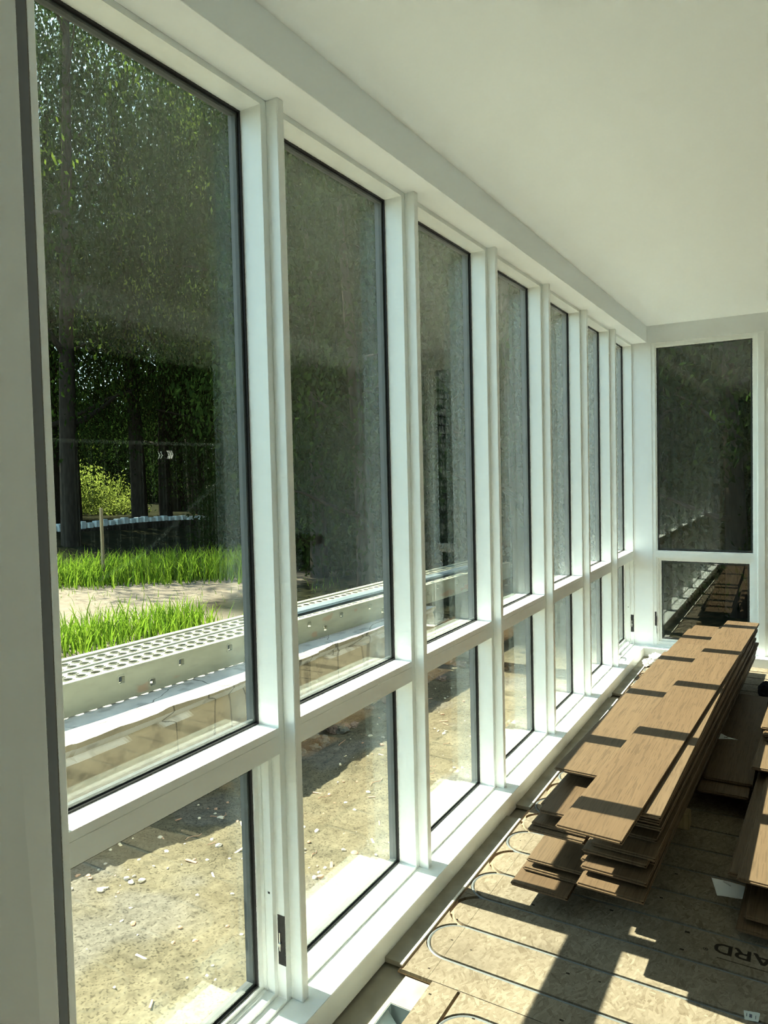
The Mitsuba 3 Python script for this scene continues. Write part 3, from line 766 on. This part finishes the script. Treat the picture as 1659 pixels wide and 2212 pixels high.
# raised collars round the punched holes
ringm = trimesh.creation.annulus(.031, .037, .006, sections=12)
r0 = None
coll = []
for rx in (-.115, -.21, -.38, -.475):
    for j, y in enumerate(np.arange(LA + .06, YS - .04, .098)):
        if y > -1.4:
            mm = ringm.copy(); mm.apply_translation((rx + .010 * (j % 2), y, LZ1 - .010)); coll.append(mm)
labels[obj('hole_rim', spl(cat(coll)), 'm_scaffold', sp)] = {'kind': 'stuff'}
tag(sp, 'long grey steel scaffold plank with punched holes lying on the curb outside the windows', 'scaffold plank')

# ------------------------------------------------------------------ grasses, stake, stone edging
scene['m_grass'] = {'type': 'principledthin', 'base_color': proc(lambda p, n, uv: mix([.075, .165, .012], [.19, .28, .03], noise(p.x * 23, p.y * 23, 3.0))), 'roughness': .5, 'spec_trans': 0.0, 'diff_trans': 1.0}
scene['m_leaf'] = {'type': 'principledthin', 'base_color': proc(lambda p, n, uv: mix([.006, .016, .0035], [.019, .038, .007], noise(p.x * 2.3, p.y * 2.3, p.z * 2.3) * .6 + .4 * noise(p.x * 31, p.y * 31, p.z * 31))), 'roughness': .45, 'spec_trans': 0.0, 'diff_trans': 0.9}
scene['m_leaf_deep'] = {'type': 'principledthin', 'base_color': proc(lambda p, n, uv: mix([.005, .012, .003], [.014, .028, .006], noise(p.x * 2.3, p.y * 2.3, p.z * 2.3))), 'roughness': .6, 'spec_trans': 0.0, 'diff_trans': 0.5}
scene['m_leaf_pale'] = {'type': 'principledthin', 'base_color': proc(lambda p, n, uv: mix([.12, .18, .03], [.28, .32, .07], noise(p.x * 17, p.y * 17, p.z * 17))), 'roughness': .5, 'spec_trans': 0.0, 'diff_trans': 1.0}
scene['m_leaf_white'] = {'type': 'principledthin', 'base_color': proc(lambda p, n, uv: mix([.35, .45, .40], [.62, .70, .66], noise(p.x * 17, p.y * 17, p.z * 17))), 'roughness': .4, 'spec_trans': 0.0, 'diff_trans': .8}
pbr('m_bark', lambda p, n, uv: mix([.012, .009, .007], [.036, .029, .021], fbm(p.x * 22, p.y * 22, p.z * 4)), .9, .1)
def blades(pts, hts, width, seed, bend=.45, seg=4):
    g = np.random.default_rng(seed)
    n = len(pts)
    a = g.uniform(0, 2 * np.pi, n); b = g.uniform(.2, 1, n) * bend
    t = np.linspace(0, 1, seg + 1)
    dirx, diry = np.cos(a), np.sin(a)
    off = (b * hts)[:, None] * t[None] ** 2.2
    X = pts[:, 0:1] + dirx[:, None] * off; Y = pts[:, 1:2] + diry[:, None] * off
    Z = pts[:, 2:3] + hts[:, None] * (t[None] - .25 * b[:, None] * t[None] ** 3) - .03
    wd = width * g.uniform(.6, 1.3, n)[:, None] * np.clip(1.05 - t[None] ** 2, .03, 1)
    tw = g.uniform(-.6, .6, n)
    px, py = -np.sin(a + tw), np.cos(a + tw)
    Lf = np.stack([X - px[:, None] * wd / 2, Y - py[:, None] * wd / 2, Z], -1)
    Rt = np.stack([X + px[:, None] * wd / 2, Y + py[:, None] * wd / 2, Z], -1)
    V = np.stack([Lf, Rt], 2).reshape(n, -1, 3)
    k = (seg + 1) * 2
    f = []
    for s in range(seg):
        q = 2 * s
        f += [(q, q + 1, q + 3), (q, q + 3, q + 2)]
    Fc = (np.array(f)[None] + (np.arange(n) * k)[:, None, None]).reshape(-1, 3)
    return trimesh.Trimesh(V.reshape(-1, 3), Fc, process=False)
def strip_points(a, b, w, n, seed):
    g = np.random.default_rng(seed)
    a, b = np.array(a), np.array(b)
    d = (b - a) / np.linalg.norm(b - a); nn = np.array([-d[1], d[0]])
    t = g.uniform(0, 1, n)
    o = g.normal(0, w / 2.2, n)
    q = a + (b - a) * t[:, None] + nn * o[:, None]
    return np.column_stack([q, ground_z(q[:, 0], q[:, 1])])
q = strip_points((-6.35, 3.6), (-5.55, 6.1), .8, 1500, 3)
g_ = np.random.default_rng(4)
tag(obj('near_grass', blades(q, g_.uniform(.16, .46, len(q)), .021, 5, .6), 'm_grass'), 'bright green sunlit grass clump just beyond the steel plank', 'grass', kind='stuff')
q = strip_points((-11.4, 7.3), (-7.6, 10.3), .9, 3600, 6)
tag(obj('tall_grass', blades(q, g_.uniform(.15, .72, len(q)), .024, 7, .7), 'm_grass'), 'strip of tall sunlit grass beyond the sandy patch', 'grass', kind='stuff')
q = strip_points((-9.3, 6.2), (-5.6, 9.6), 2.4, 260, 8)
tag(obj('sparse_grass', blades(q, g_.uniform(.06, .22, len(q)), .010, 9, .8), 'm_grass'), 'thin tufts of grass scattered over the sandy patch', 'grass', kind='stuff')
stake = box(-10.02, -9.975, 7.98, 8.03, -.6, 1.20, .003)
tag(obj('wooden_stake', stake, 'm_bearer'), 'upright weathered wooden stake standing in the tall grass', 'stake')
# low dark wall edged with a row of pale stones
sw = thing('stone_edging')
pbr('m_edging', lambda p, n, uv: mix([.50, .52, .48], [.74, .76, .72], fbm(p.x * 6, p.y * 6, p.z * 6)), .8, .2)
for i in range(24):
    t = i / 23
    x, y = -17.6 + 1.3 * t, 12.2 + 4.9 * t
    hgt = .30 + .14 * math.sin(t * 2.6)
    obj('stone', box(x - .10, x + .10, y - .085, y + .08, hgt - .10, hgt + .14 * (1 - .75 * t) * (.8 + .3 * math.sin(i * 2.1)), .012), 'm_edging', sw)
obj('base', cat([box(-17.75 + 1.3 * t - .1, -17.45 + 1.3 * t + .1, 12.2 + 4.9 * t - .12, 12.2 + 4.9 * t + .12, -.6, .205 + .14 * math.sin(t * 2.6)) for t in np.linspace(0, 1, 24)]), 'm_bark', sw)
tag(sw, 'low row of pale edging stones in the shade of the trees', 'stone edging')

# ------------------------------------------------------------------ trees
def leaves(centers, per, spread, size, seed, droop=.5):
    g = np.random.default_rng(seed)
    n = len(centers) * per
    c = np.repeat(centers, per, 0) + g.normal(0, 1, (n, 3)) * np.array(spread)
    d = g.normal(0, 1, (n, 3)); d[:, 2] -= droop; d /= np.linalg.norm(d, axis=1, keepdims=True)
    e = np.cross(d, g.normal(0, 1, (n, 3))); e /= np.linalg.norm(e, axis=1, keepdims=True)
    L = size * g.uniform(.6, 1.3, n)[:, None]
    V = np.stack([c, c + d * L * .5 + e * L * .24, c + d * L, c + d * L * .5 - e * L * .24], 1)
    f = np.array([[0, 1, 2], [0, 2, 3]])
    return trimesh.Trimesh(V.reshape(-1, 3), (f[None] + 4 * np.arange(n)[:, None, None]).reshape(-1, 3), process=False)
def crown(seed, nb, rx, rz, inner=.35):
    g = np.random.default_rng(seed)
    d = g.normal(0, 1, (nb, 3)); d /= np.linalg.norm(d, axis=1, keepdims=True)
    rr = (inner + (1 - inner) * g.uniform(0, 1, nb) ** .6) * (.75 + .5 * meshkit.fbm(d * 1.6 + seed, 2, seed))
    return d * rr[:, None] * np.array([rx, rx, rz])
for i in range(3):
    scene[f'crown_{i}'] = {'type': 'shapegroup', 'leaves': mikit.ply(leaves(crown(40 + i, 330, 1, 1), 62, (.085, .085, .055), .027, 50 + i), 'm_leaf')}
scene['m_leaf_sun'] = {'type': 'principledthin', 'base_color': proc(lambda p, n, uv: mix([.03, .065, .008], [.13, .18, .025], noise(p.x * 3, p.y * 3, p.z * 3))), 'roughness': .4, 'spec_trans': 0.0, 'diff_trans': 1.0}  # brighter leaf copy: the sun on outer leaves is put into the colour
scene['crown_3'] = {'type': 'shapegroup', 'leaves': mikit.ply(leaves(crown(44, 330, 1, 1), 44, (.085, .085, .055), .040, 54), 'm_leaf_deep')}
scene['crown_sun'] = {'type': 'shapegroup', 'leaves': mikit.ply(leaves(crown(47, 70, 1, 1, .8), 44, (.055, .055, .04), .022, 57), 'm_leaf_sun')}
scene['bush_0'] = {'type': 'shapegroup', 'leaves': mikit.ply(leaves(np.abs(crown(60, 200, 1, 1, .55)) * np.sign(np.random.default_rng(1).normal(0, 1, (200, 3)) * [1, 1, 0] + [0, 0, 1]), 30, (.10, .10, .08), .075, 61), 'm_leaf')}
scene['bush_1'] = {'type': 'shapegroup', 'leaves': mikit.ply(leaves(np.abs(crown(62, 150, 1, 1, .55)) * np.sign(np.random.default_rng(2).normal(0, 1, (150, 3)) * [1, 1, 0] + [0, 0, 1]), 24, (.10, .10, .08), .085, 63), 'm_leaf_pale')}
def trunk_mesh(h, r0, seed, nb=7, lean=0.0):
    g = np.random.default_rng(seed)
    t = np.linspace(0, 1, 9)
    P_ = np.stack([lean * t * h + .06 * h * .3 * np.sin(t * 3 + seed), .03 * h * .5 * np.sin(t * 2.3 + 2 * seed), t * h - .35], 1)
    P_[:, :2] -= P_[0, :2]
    ms = [tube(P_, r0 * (1.12 - .85 * t), 8)]
    for i in range(nb):
        k = g.uniform(.22, .92); b = np.array([np.interp(k, t, P_[:, j]) for j in range(3)])
        a = g.uniform(0, 6.28); L = h * g.uniform(.14, .30)
        s = np.linspace(0, 1, 5)
        q = b + np.stack([np.cos(a) * L * s, np.sin(a) * L * s, L * (.55 * s - .25 * s ** 2) + .1 * np.sin(s * 5 + i)], 1)
        ms.append(tube(q, r0 * .38 * (1 - k * .6) * (1.05 - .85 * s), 6))
    return cat(ms)
trunks = [mikit.ply(trunk_mesh(9, .20, i), 'm_bark', smooth=60) for i in range(3)]
WOOD = 'leafy dark tree of the wood standing beyond the windows'
def tree(x, y, h, cr, cb, seed, label=WOOD, group='trees of the dark wood', name='tree', trunk=1.0):
    g = np.random.default_rng(seed)
    t = thing(name)
    z = float(ground_z(np.array(float(x)), np.array(float(y))))
    s = h * .85 / 9
    d = dict(trunks[seed % 3]); d['to_world'] = T().translate([x, y, z]).rotate([0, 0, 1], float(g.uniform(0, 360))).scale([s * trunk * 1.1, s * trunk * 1.1, s])
    obj('trunk', d, None, t)
    ch = (h - cb) / 2
    for j in range(1):
        obj('foliage', {'type': 'instance', 'sg': {'type': 'ref', 'id': f'crown_{seed % 3 if x < -8.5 else 3}'},
                        'to_world': T().translate([x, y, z + cb + ch]).rotate([0, 0, 1], float(g.uniform(0, 360))).scale([cr, cr, ch])}, None, t)
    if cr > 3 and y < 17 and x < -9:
        obj('sunlit_foliage', {'type': 'instance', 'sg': {'type': 'ref', 'id': 'crown_sun'}, 'to_world': T().translate([x, y, z + cb + ch]).rotate([0, 0, 1], float(g.uniform(0, 360))).scale([cr, cr, ch])}, None, t)
    tag(t, label, 'tree', group)
    return t
def bush(x, y, r_, h, kind, label, group, seed=0, name='shrub'):
    z = float(ground_z(np.array(float(x)), np.array(float(y))))
    t = obj(name, {'type': 'instance', 'sg': {'type': 'ref', 'id': f'bush_{kind}'}, 'to_world': T().translate([x, y, z - .1]).rotate([0, 0, 1], 47.0 * seed).scale([r_, r_, h])}, None)
    tag(t, label, 'shrub', group)
g = np.random.default_rng(77)
for i, (x, y, r_, h) in enumerate(((-34, 20.5, 5, 6.5), (-37, 25, 5, 7.5), (-35, 29.5, 5, 7.5), (-40, 33, 6, 8), (-30, 32, 5, 8), (-3.5, 18, 3.5, 9), (.5, 17, 3.2, 8), (-7.5, 17.5, 3.5, 9), (4.5, 18.5, 3.5, 9))):
    bush(x, y, r_, h, 0, 'tall dark thicket closing the view far behind the clearing', 'thicket behind the clearing', i, name='thicket')
for i, (x, y, h, c) in enumerate(((-3.2, 12.2, 9, 2.8), (-5.6, 13.6, 10, 3), (-.9, 10.6, 8, 2.4), (-4.0, 16.5, 13, 3.6), (-1.5, 15.5, 12, 3.4))):
    tree(x, y, h, c, 0.0, 300 + i)
tree(-15.2, 11.1, 18, 4.2, 2.6, 1, 'tall tree with a thick dark trunk at the left edge of the nearest window', None, trunk=.62)
tree(-17.8, 15.6, 17, 4.0, 2.6, 2, 'tree whose dark trunk stands right of the bright clearing', None, trunk=.7)
near = [(-4.6, 8.7, 7.5, 2.3, .3), (-2.2, 9.2, 7, 2.2, .3), (-6.6, 10.2, 8, 2.4, .5), (.6, 9.6, 7, 2.2, .3), (-19.0, 19.5, 17, 4.0, 2.4), (-11.2, 15.8, 16, 3.8, 3.0), (-11.0, 14.2, 12, 3.6, 2.0), (-20.5, 15.0, 21, 4.6, 3.0), (-21.6, 21.0, 22, 4.8, 3.2), (-18.8, 22.5, 22, 4.8, 2.6), (-15.6, 20.6, 20, 4.6, 2.4), (-26.5, 14.6, 21, 4.6, 3.6), (-18.2, 12.2, 17, 3.8, 3.0), (-13.5, 23.5, 21, 4.6, 2.4), (-9.4, 12.6, 9.5, 2.9, 1.4), (-7.2, 13.4, 10, 3.2, 1.3), (-5.0, 12.4, 9, 2.9, 1.0), (-3.0, 14.2, 9.5, 3.0, .9), (-.8, 12.6, 9, 2.9, .8), (1.6, 14.0, 9.5, 3.0, .9), (4.2, 15.5, 10, 3.2, 1),
        (-13.0, 16.8, 13, 3.8, 3.2), (-21.5, 20.6, 16, 4.0, 2.6), (-10.2, 17.2, 13, 3.8, 2), (-6.8, 18.0, 13, 3.8, 2), (-3.0, 18.6, 13, 3.8, 2), (1.0, 18.2, 13, 3.8, 2), (-19.5, 13.6, 13, 3.6, 5.2)]
for i, (x, y, h, c, b) in enumerate(near):
    tree(x, y, h * (1.25 if 12 < y and h < 15 else 1), c, b, 10 + i, trunk=.75 if h > 15 else 1.0)
for i in range(34):
    a = math.radians(-8 + 74 * (i + .5) / 34)
    d = 27 + 9 * ((i * 7) % 5) / 4
    x, y = CAM[0] - d * math.sin(a), CAM[1] + d * math.cos(a)
    if x < -19 and 14.5 < y < 22.5:
        x, y = x * 1.45, y * 1.0 + 1.5
        tree(x, y, 6.5, 4.2, -.5, 100 + i)
    else:
        tree(x, y, 13 + 7 * g.uniform() if y > 22 else 11, 4.0, .2, 100 + i)
# understory
for i, (x, y, r_, h) in enumerate([(-12.2, 14.6, 1.6, 2.2), (-10.3, 13.8, 1.6, 2.0), (-8.4, 13.0, 1.7, 2.2), (-6.4, 12.2, 1.6, 2.3), (-4.2, 11.8, 1.6, 2.4), (-2.2, 12.0, 1.6, 2.3), (-.2, 11.4, 1.6, 2.4), (1.8, 12.0, 1.6, 2.3), (3.8, 12.4, 1.7, 2.4),
                                   (-15.2, 18.4, 1.9, 2.4), (-12.6, 19.2, 2, 2.6), (-9.8, 19.6, 2, 2.6), (-18.9, 11.0, 1.3, 1.6), (-21.5, 13.0, 1.5, 2.2), (-16.2, 19.5, 1.8, 3.0)]):
    bush(x, y, r_, h, 0, 'dense dark shrub of the undergrowth below the trees', 'undergrowth below the trees', i)
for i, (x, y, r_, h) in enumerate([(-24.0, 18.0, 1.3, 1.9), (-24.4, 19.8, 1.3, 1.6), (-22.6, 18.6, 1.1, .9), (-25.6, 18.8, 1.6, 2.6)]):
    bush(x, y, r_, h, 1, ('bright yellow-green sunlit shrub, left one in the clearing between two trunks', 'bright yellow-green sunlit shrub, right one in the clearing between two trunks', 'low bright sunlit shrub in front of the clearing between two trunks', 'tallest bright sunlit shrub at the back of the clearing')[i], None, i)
# trees hiding the far side of the house and the mirror image of it
for i, (x, y, h, c) in enumerate(((8.5, 9.5, 9, 3), (7.5, 13, 10, 3), (11, 5, 9, 3))):
    tree(x, y, h, c, .8, 200 + i, 'dark tree beside the far corner of the house', 'trees beside the house')

# ------------------------------------------------------------------ neighbouring wing with dark lap siding
wing = thing('house_wing')
pbr('m_siding', lambda p, n, uv: mix([.030, .035, .037], [.060, .068, .070], fbm(p.x * 5, p.y * 1.5, p.z * 40)), .35, .5)
obj('wall', box(3.03, 5.2, 6.32, 10.5, -.5, 3.3), 'm_siding', wing)
sd = None
for i in range(26):
    z0 = -.15 + .128 * i
    s = sg.Polygon([(3.0, z0), (3.03, z0), (3.03, z0 + .15), (3.018, z0 + .15)])
    e = along(s, 6.32, 10.5)
    obj('siding_board', e, 'm_siding', wing)
tag(wing, 'wing of the house with dark lap siding, glimpsed mirrored in the third window', 'building')
